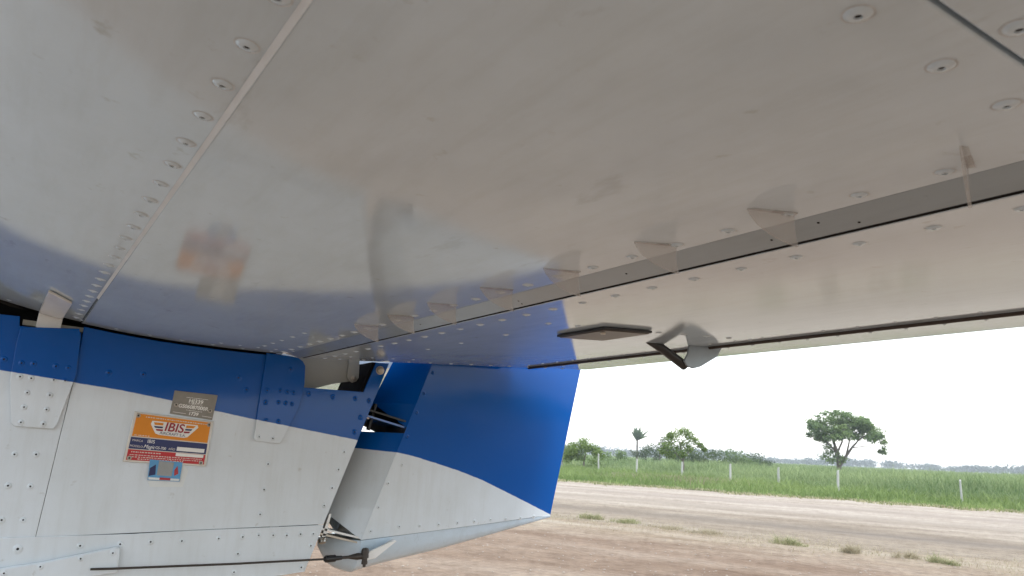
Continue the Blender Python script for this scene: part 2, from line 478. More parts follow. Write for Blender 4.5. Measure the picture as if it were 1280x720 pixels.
add('tall_grass', blades('tall_grass', x, y, np.zeros_like(x), h, wd, rng.uniform(.15, .8, len(x)), M['tall'], tn), None,
    kind='stuff', label='tall green cane grass filling the field behind the fence', category='grass')

ud = -15.2 + rng.normal(0, 1.9, 2600); vd = 40.2 + rng.normal(0, 1.5, 2600); xd, yd = uvarr(ud, vd)
add('dry_grass', blades('dry_patch', xd, yd, np.zeros(2600), rng.uniform(.2, .5, 2600), rng.uniform(.02, .05, 2600), rng.uniform(.2, .9, 2600), M['dry'], rng.random(2600) * .6), None,
    kind='stuff', label='yellow-brown dry patch in the verge below the slender tree', category='grass')
def tuft(name, u0, v0, n, ru, rv, h, mat, label, group=None):
    U_, V2, H_ = [], [], []; ru, rv, n = ru * 1.35, rv * 1.25, int(n * 1.7)
    for k in range(6):                           # a few root crowns, each a spray of blades
        cu, cv = u0 + rng.uniform(-.8, .8) * ru, v0 + rng.uniform(-.8, .8) * rv
        m_ = int(n / 6 * rng.uniform(.4, 1.6)); rr = rng.random(m_) ** .7; aa = rng.uniform(0, 6.283, m_)
        q = rng.uniform(.35, .8)
        U_.append(cu + rr * np.cos(aa) * ru * q); V2.append(cv + rr * np.sin(aa) * rv * q)
        H_.append(h * rng.uniform(.55, 1.25) * (1 - .6 * rr) * rng.uniform(.5, 1.2, m_))
    uu, vv, hh = np.concatenate(U_), np.concatenate(V2), np.concatenate(H_); n = len(uu); xx, yy = uvarr(uu, vv)
    me = blades(name, xx, yy, np.full(n, .006), hh * rng.uniform(.7, 1.5, n), rng.uniform(.004, .008, n), rng.uniform(.3, 1.5, n), mat, np.clip(rng.normal(.5, .35, n), 0, 1))
    o = add(name, me, None, label=label, category='grass tuft')
    if group: o['group'] = group
    return o
G = 'grass tufts along the near edge of the road'
tuft('grass_tuft', -7.35, 14.9, 520, .20, .14, .15, M['tuftg'], 'greenest grass tuft on the near road edge, nearest the rudder', G)
tuft('grass_tuft', -6.55, 14.85, 420, .30, .20, .11, M['tuftg'], 'wide low yellow-green tuft just right of the greenest one by the rudder', G)
tuft('grass_tuft', -5.65, 14.45, 330, .30, .22, .09, M['dry'], 'straw coloured low tuft in the middle of the road-edge row', G)
tuft('grass_tuft', -4.75, 14.25, 330, .22, .20, .11, M['dry'], 'pale dry tuft left of the green and straw clump on road edge', G)
tuft('grass_tuft', -3.15, 13.9, 560, .20, .20, .15, M['tuftg'], 'bushy green and straw tuft below the large spreading tree', G)
tuft('grass_tuft', -2.05, 13.55, 420, .15, .16, .14, M['dry'], 'brownish dry tuft right of the bushy green and straw clump', G)
tuft('grass_tuft', -1.35, 13.6, 280, .13, .14, .11, M['dry'], 'second tuft from the right end of the road-edge row, pale brown', G)
tuft('grass_tuft', -.80, 13.35, 460, .15, .15, .14, M['tuftg'], 'rightmost tuft of the road-edge row, pale with green tips', G)
uu = rng.uniform(-9, 3, 6000); vv = 14.1 - .11 * (uu + 4) + rng.normal(0, .48, 6000) * (.4 + 1.2 * patch(uu, uu * 0, 1.7, 1, .5)); xx, yy = uvarr(uu, vv)
add('dry_grass', blades('dry_grass', xx, yy, np.full(6000, .008), rng.uniform(.015, .07, 6000), rng.uniform(.004, .008, 6000), rng.uniform(.5, 1.6, 6000), M['dry'], rng.random(6000)), None,
    kind='stuff', label='thin scatter of dry grass along the near road edge', category='grass')

def leaf_cloud(name, clumps, per, size, mat, flat=.75):
    """clumps [(centre, (rx,ry,rz))] filled with small leaf faces near their outer shells"""
    C_, S_, T_ = [], [], []
    for c, r in clumps:
        n = int(per * (r[0] * r[1] * r[2]) ** (1 / 3) ** 2) if False else int(per * max(.25, (r[0] * r[2])))
        d = rng.normal(0, 1, (n, 3)); d /= np.linalg.norm(d, axis=1)[:, None]
        q = rng.random(n) ** (1 / 2.4)
        q *= 1 + .22 * np.sin(d[:, 0] * 5 + c[0]) * np.sin(d[:, 2] * 4 + c[2] * 3)
        C_.append(np.array(c) + d * q[:, None] * np.array(r))
        S_.append(size * rng.uniform(.55, 1.3, n)); T_.append(np.clip(rng.normal(.5, .22, n) + rng.normal(0, .12), 0, 1))
    P = np.concatenate(C_); s = np.concatenate(S_); tn = np.concatenate(T_); n = len(P)
    a = rng.normal(0, 1, (n, 3)); a[:, 2] *= flat; a /= np.linalg.norm(a, axis=1)[:, None]
    b = np.cross(a, rng.normal(0, 1, (n, 3))); b /= np.linalg.norm(b, axis=1)[:, None]
    a *= s[:, None]; b *= (s * .55)[:, None]
    V = np.stack([P - a, P + b * .9 - a * .1, P + a, P - b * .9 - a * .1], 1).reshape(-1, 3)
    F = np.arange(n * 4).reshape(-1, 4)
    return fast_mesh(name, V, F, mat, np.repeat(tn, 4), 4)

def place(px_dir, r):                           # (u,v) unit direction and range -> base point and the sideways axis
    u_, v_ = px_dir; x_, y_, _ = uv(u_ * r, v_ * r)
    d = Vector((x_, y_, 0)).normalized()
    return Vector((x_, y_, 0)), Vector((d.y, -d.x, 0)), d

def tree(name, label, cat, base, right, depth, clumps, limbs, per, lsize, mat, group=None):
    """clumps [(side, height, into, rs, rh)], limbs [[(side,height,into,radius)...]]"""
    t = add(name, None, None, base, label=label, category=cat)
    t.empty_display_size = .5
    if group: t['group'] = group
    P = lambda s, h_, d_: right * s + depth * d_ + Vector((0, 0, h_))
    cl = [(tuple(P(s, h_, d_)), (rs, rs, rh)) for s, h_, d_, rs, rh in clumps]
    add('crown', leaf_cloud(name + '_crown', cl, per, lsize, mat), t)
    bmv = []
    V_, F_ = [], []
    for lb in limbs:
        me = tube_mesh('limb', [P(a, b, c) for a, b, c, _ in lb], [q[3] for q in lb], M['bark'], 7)
        k0 = len(V_); V_ += [v_.co.copy() for v_ in me.vertices]; F_ += [[i + k0 for i in p.vertices] for p in me.polygons]
        bpy.data.meshes.remove(me)
    if V_: add('trunk', mesh('trunk', V_, F_, M['bark'], True, 50), t)
    return t

# large spreading tree
b_, r_, d_ = place((-.1646, .987), 80)
cl = []
def fill(n, s0, s1, hlo, hhi, rs, rh, depth=1.6):
    for _ in range(n):
        s = random.uniform(s0, s1); t_ = random.random()
        cl.append((s, hlo(s) + (hhi(s) - hlo(s)) * t_, random.uniform(-depth, depth), random.uniform(.7, 1.2) * rs, random.uniform(.7, 1.2) * rh))
top = lambda s: 6.35 - .10 * (s + .4) ** 2 if s > -.4 else 6.35 - .28 * (s + .4) ** 2
bot = lambda s: 3.85 - .10 * abs(s - .3) if s < 1.5 else 4.1 - .36 * (s - 1.2)
fill(86, -2.2, 3.6, bot, top, .66, .40)
cl += [(-1.2, 4.4, 0, .6, .4), (-.2, 4.6, .2, .6, .4), (.8, 4.5, 0, .6, .4), (-2.2, 5.0, 0, .5, .4), (0, 6.25, 0, .7, .35), (-.7, 6.2, .2, .6, .35), (.8, 6.1, 0, .7, .35), (-1.5, 5.9, 0, .6, .35), (1.8, 5.6, 0, .7, .4), (2.7, 5.0, 0, .6, .4), (-2.4, 5.4, 0, .45, .3), (-2.5, 4.1, .3, .4, .35), (-2.2, 4.6, -.4, .5, .4), (-1.9, 3.9, 0, .4, .3), (3.7, 4.2, 0, .5, .35), (4.0, 3.7, .2, .42, .4), (4.0, 2.9, 0, .32, .45), (3.7, 2.75, .2, .35, .25), (-.9, 3.2, 0, .55, .55), (-.7, 2.5, .2, .6, .6), (-.1, 2.3, 0, .5, .7), (-1.2, 2.1, 0, .6, .35), (.4, 1.9, 0, .5, .35), (-.4, 1.7, -.2, .9, .4)]
limbs = [[(0, -.1, 0, .26), (.05, 1.3, 0, .21), (-.1, 2.6, 0, .17), (-.4, 3.8, .1, .11), (-.9, 5.2, .2, .05)],
         [(.05, 1.2, 0, .17), (.7, 2.2, .2, .13), (1.3, 3.1, .3, .10), (2.0, 3.9, .2, .06), (3.0, 4.4, .1, .03)],
         [(.7, 2.2, .2, .10), (1.0, 3.4, -.3, .07), (1.2, 4.8, -.3, .04)],
         [(-.1, 2.4, 0, .10), (.4, 3.5, 0, .08), (.6, 5.0, .2, .04)],
         [(-.1, 2.5, 0, .09), (-1.2, 3.7, 0, .06), (-2.1, 4.6, 0, .03)],
         [(1.2, 3.0, .3, .05), (2.4, 3.2, 0, .035), (3.7, 2.9, 0, .02)]]
tree('spreading_tree', 'large dark green tree with broad lopsided crown standing alone in the field', 'tree', b_, r_, d_, cl, limbs, 430, .13, M['leaf'])
# light green roadside tree
b_, r_, d_ = place((-.3429, .940), 52)
cl = []
for s, h_, rs in ((-.9, 2.1, .45), (-1.1, 1.7, .4), (-.5, 2.5, .5), (-.2, 2.9, .5), (.25, 3.05, .42), (.6, 2.8, .45), (.95, 2.5, .40), (.3, 2.3, .5), (-.2, 2.0, .5), (-.6, 1.5, .4), (.65, 1.9, .4), (1.3, 2.2, .26), (1.55, 1.95, .2), (-.62, 2.75, .3), (.15, 1.6, .4)):
    cl.append((s, h_, random.uniform(-.5, .5), rs * .92, rs * .72))
limbs = [[(.2, -.1, 0, .075), (.22, .8, 0, .065), (.15, 1.5, 0, .05), (0, 2.4, 0, .02)], [(.2, 1.2, 0, .04), (.7, 2.0, 0, .025), (1.4, 2.2, 0, .01)], [(.2, 1.1, 0, .04), (-.5, 1.9, 0, .025), (-.8, 2.6, 0, .01)]]
tree('young_tree', 'light green slender tree with airy crown beside a fence post', 'tree', b_, r_, d_, cl, limbs, 900, .075, M['leaf_lite'])
# round bush beside the rudder
b_, r_, d_ = place((-.4537, .8919), 58)
cl = [(random.uniform(-1.25, 1.0), random.uniform(.8, 2.0) , random.uniform(-.7, .7), random.uniform(.35, .6), random.uniform(.3, .5)) for _ in range(22)]
cl = [(s, h_ * (1 - .12 * abs(s) ** 2), d2, a, b) for s, h_, d2, a, b in cl] + [(-.1, 2.2, 0, .5, .35), (-1.5, 1.4, 0, .5, .5), (1.2, 1.3, 0, .4, .4)]
tree('round_bush', 'bright green rounded bush nearest the blue rudder edge', 'bush', b_, r_, d_, cl, [[(0, -.05, 0, .08), (0, .8, 0, .06), (.2, 1.6, 0, .03)]], 800, .08, M['leaf_lite'])
# other bushes and small trees in the field
def bush(name, label, direction, r, wdt, hgt, n, mat, ls=.10, per=420):
    b_, r_, d_ = place(direction, r)
    cl = []
    for _ in range(n):
        s = random.uniform(-1, 1); hh = hgt * (.35 + .55 * random.random()) * (1 - .45 * s * s)
        cl.append((s * wdt / 2, hh, random.uniform(-.5, .5) * wdt * .4, random.uniform(.14, .24) * wdt, random.uniform(.16, .24) * hgt))
    tree(name, label, 'bush', b_, r_, d_, cl, [[(0, -.05, 0, .07), (.05, hgt * .5, 0, .04)]], per, ls, mat, 'bushes in the field')
DX = lambda x: (-.4537 + (x - 730) * .000905, 0)
def dirx(x):
    a = -.4537 + (x - 730) / (1048 - 730) * (-.1646 + .4537)
    return (a, math.sqrt(1 - a * a))
bush('field_bush', 'dark bush immediately left of the slender light green tree', dirx(826), 95, 4.2, 3.9, 14, M['leaf_dark'])
bush('field_bush', 'dark green bush immediately right of the slender light green tree', dirx(882), 78, 5.0, 2.7, 14, M['leaf_dark'])
bush('field_bush', 'low olive bush second to the right of the slender light green tree', dirx(918), 84, 5.0, 2.4, 14, M['leaf'])
bush('field_bush', 'low scrub under the far treeline midway between the two largest trees', dirx(946), 92, 4.0, 2.2, 12, M['leaf_dark'])
bush('field_bush', 'small dark shrub below and left of the palm', dirx(768), 74, 2.6, 1.9, 9, M['leaf'])
bush('field_bush', 'low bush at the foot of the palm', dirx(808), 110, 3.6, 2.9, 10, M['leaf_dark'])
# palm
b_, r_, d_ = place(dirx(797), 130)
palm = add('palm_tree', None, None, b_, label='single palm with upright feathery fronds standing behind the grass', category='palm')
add('trunk', tube_mesh('palm_trunk', [Vector((0, 0, -.1)), Vector((.05, .02, 2)), r_ * .05 + Vector((0, 0, 4.0))], [.2, .16, .13], M['bark'], 8), palm)
for i in range(13):
    a = i / 13 * 6.283 + .3; tilt = random.uniform(.10, .85); L = random.uniform(2.3, 3.3)
    o0 = r_ * .05 + Vector((0, 0, 3.9)); hd = r_ * math.cos(a) + d_ * math.sin(a) + r_ * .35
    V_, F_, T_ = [], [], []
    ns = 9
    for j in range(ns + 1):
        t_ = j / ns
        c_ = o0 + hd * (L * t_ * math.sin(tilt)) + Vector((0, 0, L * t_ * math.cos(tilt) - .75 * t_ * t_ * tilt * L * .6))
        sd_ = Vector((-hd.y, hd.x, 0)).normalized()
        wl = .42 * math.sin(math.pi * min(1, t_ * .9 + .12)) + .05
        V_ += [c_ - sd_ * wl * .9 - Vector((0, 0, wl * .45)), c_ + Vector((0, 0, .02)), c_ + sd_ * wl * .9 - Vector((0, 0, wl * .45))]
    F4 = []
    for j in range(ns):
        k0 = j * 3
        F4 += [(k0, k0 + 1, k0 + 4, k0 + 3), (k0 + 1, k0 + 2, k0 + 5, k0 + 4)] if j % 1 == 0 else []
    me = fast_mesh('frond', np.array([tuple(q) for q in V_]), np.array(F4), M['palm'], np.full(len(V_), random.random()), 3)
    add('frond', me, palm)
# far wood: one mass along the horizon
cl = []
for i in range(330):
    a = -.62 + .84 * rng.random(); rr = 620 + 120 * rng.random()
    x_, y_, _ = uv(a * rr, math.sqrt(1 - a * a) * rr)
    hh = 4.2 + 2.6 * rng.random() + 2.2 * math.sin(a * 34) * .6 + (2.0 if a < -.28 else 0)
    cl.append(((x_, y_, hh * .55), (3 + 5 * rng.random(), 5, hh * .5)))
add('far_wood', leaf_cloud('far_wood', cl, 4.5, 1.1, M['leaf_far']), None, kind='stuff', label='low hazy line of far trees along the horizon', category='trees')

# ------------------------------------------------------------------ fence
M['post'] = plain('pale_concrete', (.42, .41, .37, 1), .9, 0, .15, 12)
posts = [(-27.75, 50.96, 1.2, 'leftmost pale fence post, half hidden by the blue rudder'),
         (-23.65, 48.75, 1.38, 'pale fence post beside the rounded bright green bush'),
         (-19.95, 46.76, 1.15, 'fence post standing below the palm'),
         (-16.17, 44.72, 1.12, 'fence post standing against the slender light green tree'),
         (-12.76, 42.88, 1.15, 'first fence post right of the slender light green tree'),
         (-9.77, 41.27, 1.12, 'second fence post right of the slender light green tree'),
         (-6.66, 39.59, 1.12, 'fence post below the large spreading tree'),
         (-1.5, 36.81, 1.0, 'rightmost thin fence post, deep in the tall grass')]
for i, (u_, v_, h_, lab) in enumerate(posts):
    s = .052 if i < 7 else .036
    bm = bmesh.new()
    bmesh.ops.create_cube(bm, size=1)
    bmesh.ops.subdivide_edges(bm, edges=[e for e in bm.edges if abs(e.verts[0].co.z - e.verts[1].co.z) > .5], cuts=4)
    for q in bm.verts:
        tz = q.co.z + .5
        q.co = Vector((q.co.x * 2 * s * (1 - .12 * tz) + .012 * math.sin(tz * 5 + i), q.co.y * 2 * s * (1 - .12 * tz) + .01 * math.sin(tz * 4 + i * 2), tz * (h_ + .1) - .1))
        if q.co.z > h_ - .01: q.co.z -= .05 * (q.co.x > 0)
    bmesh.ops.bevel(bm, geom=bm.edges[:], offset=.008, segments=1, affect='EDGES')
    me = bpy.data.meshes.new('fence_post'); bm.to_mesh(me); bm.free(); me.materials.append(M['post'])
    o = add('fence_post', me, None, uv(u_, v_), Matrix.Rotation(.03 * math.sin(i * 3), 3, 'X') @ Matrix.Rotation(i * .7, 3, 'Z'), label=lab, category='fence post', group='fence posts along the field')

# ================================================================== airplane tail
plane = add('airplane', None, None, (0, 0, 0), label='blue and white light airplane seen from below its glossy white tailplane', category='airplane')
XW = -1.0                                        # outer face of the fuselage side
XC = -1.05                                       # centre plane of the tail

# ---- tailplane -------------------------------------------------------------
LOW = [(-.165, .205), (-.150, .184), (-.115, .163), (-.07, .1475), (-.0286, .1365), (.0106, .1285), (.0523, .1217), (.094, .1172), (.138, .1138), (.1845, .1118), (.233, .1110), (.2955, .1113)]
ly = np.array([p[0] for p in LOW]); lz = np.array([p[1] for p in LOW])
cf = np.polyfit(ly[3:], lz[3:], 4)
def zlow(y):
    return float(np.polyval(cf, y)) if y > -.07 else float(np.interp(y, ly, lz)) + (float(np.polyval(cf, -.07)) - .1475) * max(0, (y + .165) / .095)
def nlow(y):
    s = (zlow(y + .004) - zlow(y - .004)) / .008
    return Vector((0, s, -1)).normalized()
stab = add('tailplane', None, plane, (0, 0, 0))
XR, XT, XJ = -1.0, .62, -.0846                   # root, tip, chordwise skin joint
SEAM, AED = .0523, .2905
def stab_skin(name, y0, y1, xa, xb, drop, n=26):
    lo = [(y0 + (y1 - y0) * i / n, zlow(y0 + (y1 - y0) * i / n) - drop) for i in range(n + 1)]
    up = [(y, .262 - .12 * (y - .1) ** 2) for y in np.linspace(y1, y0, 8)]
    return bevel(prism_x(name, lo + up, xa, xb, M['white'], stab), .0007, 2, 50)
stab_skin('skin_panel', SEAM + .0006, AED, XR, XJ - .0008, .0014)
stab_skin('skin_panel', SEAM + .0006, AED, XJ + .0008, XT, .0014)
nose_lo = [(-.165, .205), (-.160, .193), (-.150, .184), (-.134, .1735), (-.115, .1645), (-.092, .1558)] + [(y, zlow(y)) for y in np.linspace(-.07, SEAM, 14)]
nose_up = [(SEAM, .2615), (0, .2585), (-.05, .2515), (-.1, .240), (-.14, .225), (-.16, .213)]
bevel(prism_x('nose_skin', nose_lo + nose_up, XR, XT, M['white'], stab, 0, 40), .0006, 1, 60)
prism_x('spar', [(SEAM - .01, zlow(SEAM) + .004), (.285, zlow(.285) + .004), (.285, .25), (SEAM - .01, .25)], XR + .004, XT - .004, M['dark'], stab)
# sealant bead along the spanwise lap joint
prism_x('sealant_bead', [(SEAM - .0012, zlow(SEAM - .0012) - .0002), (SEAM + .0002, zlow(SEAM) - .0012), (SEAM + .0008, zlow(SEAM) - .0017), (SEAM + .0012, zlow(SEAM) + .001)], -.80, XT - .01, M['sealant'], stab, 0, 60)
# bent-down strip ahead of the elevator gap
prism_x('shroud_strip', [(AED + .0003, zlow(AED) - .0012), (.3110, .1062), (.3113, .1072), (AED + .003, zlow(AED) + .02)], XR + .002, XT, M['shroud'], stab)
prism_x('gap_shade', [(.3114, .1074), (.3159, .1066), (.3159, .20), (.3100, .20)], XR + .003, XT - .002, M['dark'], stab)  # added near-black strip, paints the elevator gap in shade

def srow(y, xs, s=1.0, kind='white', drop=.0014):
    for x in xs:
        rivet(kind, (x, y, zlow(y) - drop), nlow(y), stab, s * random.uniform(.92, 1.06))
srow(.0455, [-.268 + .0335 * k for k in range(-21, 24)], .95, drop=0)
srow(.280, [-.1385 - .0347 * k for k in range(-18, 25)], .9)
for yy in (.085, .124, .163, .202, .239):
    srow(yy, [XJ - .014], .92); 
for yy in (.088, .128, .166, .198, .235): srow(yy, [XJ + .0065 + .001], .98)
srow(.245, [-.93, -.895, -.86, -.82, -.78], .7)
for yy in np.arange(-.02, .28, .036): srow(float(yy), [XR + .018], .62, drop=0.0014 if yy > SEAM else 0)
for yy in np.arange(.20, .29, .022): srow(float(yy), [XR + .045], .55)
# small drain holes and chips in the shroud strip
for x_, t_ in ((-.46, .55), (-.463, .8), (-.205, .35), (-.19, .75), (-.235, .6), (-.34, .5), (-.62, .5)):
    y_ = AED + (.3110 - AED) * t_; z_ = zlow(AED) - .0012 + (.1062 - zlow(AED) + .0012) * t_
    add('drain_hole', lathe_mesh('drain_hole', [(.0007, 0), (.0006, .0002), (.0002, .0002)], M['dark'], 8), stab, (x_, y_, Z(z_)), face_rot((0, -.3, -1)))

# ---- vortex generators -----------------------------------------------------
def vg_mesh(ang):
    c, s = math.cos(ang), math.sin(ang)
    out = [(-.012, 0), (-.0105, -.0028), (-.007, -.0068), (-.002, -.0102), (.004, -.0128), (.0105, -.0148), (.0128, -.0152), (.0118, -.0105), (.0112, -.005), (.0115, 0)]
    V_, F_ = [], []
    n = len(out)
    for sgn in (-1, 1):
        for a, z in out: V_.append((a * s + sgn * .0006 * c, a * c - sgn * .0006 * s, z))
    F_ = [list(range(n)), list(range(2 * n - 1, n - 1, -1))] + [(i, (i + 1) % n, n + (i + 1) % n, n + i) for i in range(n)]
    k = len(V_)
    fl = [(-.012, 0), (.0115, 0), (.0115, .003), (-.010, .002)]     # glued foot
    for z in (-.0005, 0):
        for a, b in fl: V_.append((a * s + b * c, a * c - b * s, z))
    F_ += [(k, k + 1, k + 2, k + 3), (k + 7, k + 6, k + 5, k + 4)] + [(k + i, k + (i + 1) % 4, k + 4 + (i + 1) % 4, k + 4 + i) for i in range(4)]
    return mesh('vortex_generator', V_, F_, M['clear'], True, 20)
vgA, vgB = vg_mesh(R(20)), vg_mesh(R(-25))
for i, x_ in enumerate((-.127, -.21, -.2835, -.366, -.4415, -.523, -.598, -.675, .03, .11)):
    add('vortex_generator', vgB if i in (0, 9) else vgA, stab, (x_, .271, Z(zlow(.271) - .0014)), Matrix.Rotation(random.uniform(-.05, .05), 3, 'Z'))

# ---- elevator --------------------------------------------------------------
elev = add('elevator', None, plane, (0, 0, 0))
E0, EH, ET = .3162, .6707, .785
zel = lambda y: .1062 + .0612 * (y - .3145)
nel = Vector((0, .0612, -1)).normalized()
XE = -.997
XTAB = -.06
up = lambda y: .232 + (.1395 - .232) * (y - E0) / (ET - E0)
prism_x('elevator_skin', [(E0, zel(E0)), (EH - .0012, zel(EH)), (EH - .0012, up(EH)), (E0 + .06, up(E0 + .06)), (E0 + .012, up(E0) - .006), (E0 + .003, .18)], XE, XTAB, M['elev'], elev, .0006)
prism_x('elevator_skin', [(E0, zel(E0)), (ET, zel(ET)), (ET, zel(ET) + .003), (EH, up(EH)), (E0 + .06, up(E0 + .06)), (E0 + .012, up(E0) - .006), (E0 + .003, .18)], XTAB + .002, XT, M['elev'], elev, .0006)
prism_x('trim_tab', [(EH + .0014, zel(EH) + .0004), (ET, zel(ET)), (ET, zel(ET) + .003), (EH + .0014, up(EH))], XE + .012, XTAB - .002, M['elev'], elev, .0005)
add('tab_hinge', tube_mesh('tab_hinge', [(XE + .012, EH + .0002, Z(zel(EH) - .0006)), (XTAB - .003, EH + .0002, Z(zel(EH) - .0006))], .0024, M['hinge'], 8), elev)
def erow(y, xs, s=.9, kind='elev'):
    for x in xs: rivet(kind, (x, y, zel(y)), nel, elev, s * random.uniform(.9, 1.08))
erow(.338, [-.1375 - .0365 * k for k in range(-14, 24)], .85)
erow(.646, [-.30 - .036 * k for k in range(-3, 19)], .5)
erow(.700, [-.285 - .036 * k for k in range(-3, 19)], .5)
for y_ in np.arange(.385, .65, .033): erow(float(y_), [-.537 + .01 * (y_ - .385)], .8)
for y_ in np.arange(.36, .78, .034): erow(float(y_), [XE + .016], .7)
for y_ in np.arange(.36, .48, .03): erow(float(y_), [XE + .055], .6)
erow(.40, [-.63, -.72, -.80], .75)
# servo access cover standing a few millimetres proud
cx0, cx1, cy0, cy1 = -.598, -.527, .441, .498
def slab(name, x0, x1, y0, y1, lo_, hi_, mat, parent, bev=.0008):
    V_ = []
    for off in (hi_, lo_):
        for x_, y_ in ((x0, y0), (x1, y0), (x1, y1), (x0, y1)): V_.append((x_, y_, Z(zel(y_) - off)))
    F_ = [(0, 1, 2, 3), (7, 6, 5, 4)] + [(i, (i + 1) % 4, 4 + (i + 1) % 4, 4 + i) for i in range(4)]
    return bevel(add(name, mesh(name, V_, F_, mat), parent), bev)
slab('servo_cover_gasket', cx0 - .001, cx1 + .001, cy0 - .001, cy1 + .001, .0003, .0030, M['black'], elev)
slab('servo_cover', cx0 + .001, cx1 - .001, cy0 + .001, cy1 - .001, .0026, .0038, M['cover'], elev)
add('servo_cover_screw', lathe_mesh('screw', [(.003, 0), (.0026, .0012), (.0008, .0014)], M['steel'], 10), elev, (cx1 - .012, cy0 + .008, Z(zel(cy0) - .0038)), face_rot((0, 0, -1)))
# trim pushrod and tab horn
XP = -.62
add('trim_pushrod', tube_mesh('trim_pushrod', [(XP + .006, .570, Z(zel(.57) + .003)), (XP + .002, .60, Z(.1195)), (XP, .639, Z(.1035))], [.0018, .0052, .0056], M['black'], 12), elev)
add('pushrod_end', tube_mesh('pushrod_end', [(XP - .004, .637, Z(.1045)), (XP + .0065, .637, Z(.1045))], .0036, M['hinge'], 10), elev)
horn = [(.644, .1002), (.634, .1030), (.630, .1075), (.636, .1165), (.638, zel(.638)), (.692, zel(.692)), (.684, .1180), (.656, .1035)]
plate_x('tab_horn', horn, XP + .006, XP + .0085, M['shroud'], elev, .0003)

# ---- rear fuselage ---------------------------------------------------------
fus = add('rear_fuselage', None, plane, (0, 0, 0))
def zgap(y): return zlow(y) - .0045
top_main = [(y, zgap(y)) for y in (.056, .09, .13, .17, .21, .25, .285, .300)]
# aft edge leans forward towards the bottom
aft = lambda z: .346 + (.441 - .346) * (z + .165) / (.114 + .165)
main = top_main + [(.3135, .100), (.3195, .085), (.3215, .0685), (.4055, .0690), (.4205, .1115), (aft(.1125), .1125), (aft(.04), .04), (aft(-.107), -.107)] + [(.0435, -.1165), (.0545, .0521)]
plate_x('side_panel', main, XW - .0022, XW, M['wall'], fus)
plate_x('side_panel', [(-1.2, .11), (-.0075, .1205), (-.0062, .1098), (.0545, .1098), (.0541, .0521), (.0431, -.1170), (-1.2, -.128)], XW - .0022, XW, M['wall'], fus)
plate_x('lower_panel', [(-1.2, -.127), (.0415, -.1158), (.1395, -.1145), (.2, -.112), (aft(-.107), -.1075), (aft(-.165), -.165), (.0, -.2), (-1.2, -.30)], XW - .0005, XW + .0014, M['wall'], fus)
# far side, underside, dark backing sheet and inner rail
plate_x('far_side_panel', [(-1.2, .11), (.056, .112), (.3, .105), (.3215, .0685), (.4055, .0690), (.4205, .1115), (aft(.1125), .1125), (aft(-.165), -.165), (0, -.2), (-1.2, -.30)], -1.102, -1.0998, M['wall'], fus)
v4 = [(XW - .003, -1.2, Z(-.299)), (-1.099, -1.2, Z(-.299)), (-1.099, 0, Z(-.199)), (XW - .003, 0, Z(-.199)), (XW - .003, .345, Z(-.164)), (-1.099, .345, Z(-.164))]
add('belly_panel', mesh('belly_panel', v4, [(0, 1, 2, 3), (3, 2, 5, 4)], M['white'], False), fus)
plate_x('dark_backing', [(-.6, .15), (-.06, .15), (-.02, .1365), (.05, .126), (.30, .114), (.31, .06), (.31, -.15), (-.6, -.18)], -1.052, -1.048, M['dark'], fus, 0)  # near-black sheet added so the gap above the side looks shaded
plate_x('inner_rail', [(-.004, .118), (.06, .116), (.06, .111), (-.004, .112)], -1.022, -1.006, M['primer'], fus, 0)
# forward boom and cabin end of the fuselage carry on out of the picture
prof = lambda y: (.05 + .10 * min(1, max(0, -y - 1.2) / 2.4), -.30 - .16 * min(1, max(0, -y - 1.2) / 2.4), .11 + .22 * min(1, max(0, -y - 1.2) / 2.4))
V_, F_ = [], []
ys = (-1.199, -1.9, -2.6, -3.6)
for y_ in ys:
    hw, zb, zt = prof(y_)
    hw *= 1.0 if y_ > -1.3 else 1.6
    V_ += [(XC + hw, y_, Z(zt)), (XC + hw, y_, Z(zb)), (XC - hw, y_, Z(zb)), (XC - hw, y_, Z(zt))]
for i in range(3):
    for k in range(4): F_.append((4 * i + k, 4 * i + (k + 1) % 4, 4 * i + 4 + (k + 1) % 4, 4 * i + 4 + k))
F_ += [(0, 1, 2, 3), (12, 15, 14, 13)]
add('fuselage_boom', mesh('fuselage_boom', V_, F_, M['wall'], True), fus)
plate_x('fuselage_top', [(-1.2, .108), (-.17, .108), (-.17, .200), (-.5, .17), (-1.2, .112)], -1.099, XW - .003, M['bluep'], fus)

# attachment straps riveted over the side
def shift(poly, d=0): return poly
s1 = [(-.0050, .1085), (.0515, .1135), (.0545, .1045), (.0560, .060), (.0455, .004), (.0425, -.0008), (.0055, .0004), (.0018, .004), (-.0060, .0496), (-.0062, .09)]
st1 = plate_x('attachment_strap', s1, XW + .0012, XW + .0034, M['wall'], fus, .0005)
s2 = [(.2665, .1085), (.300, .1075), (.3085, .1065), (.3150, .1025), (.3190, .0965), (.3205, .0729), (.3185, .055), (.3150, .0385), (.2985, -.002), (.2955, -.0062), (.2655, -.0040), (.2625, -.0005)]
plate_x('attachment_strap', s2, XW + .0012, XW + .0034, M['wall'], fus, .0005)
# white angle between strap and tailplane
plate_x('root_bracket', [(.0098, .1290), (.0339, .1260), (.0333, .1105), (.009, .1105)], XW - .005, XW - .002, M['strip'], fus, .0004)
V_ = []
for dz in (-.0032, -.0006):
    for x_, y_ in ((-.8048 - .02, .0125), (-.8403 - .02, .0345), (-.992, .0335), (-.992, .0095)): V_.append((x_, y_, Z(zlow(y_) + dz)))
bevel(add('root_bracket', mesh('root_bracket', V_, [(0, 1, 2, 3), (7, 6, 5, 4)] + [(i, (i + 1) % 4, 4 + (i + 1) % 4, 4 + i) for i in range(4)], M['strip']), fus), .0004)
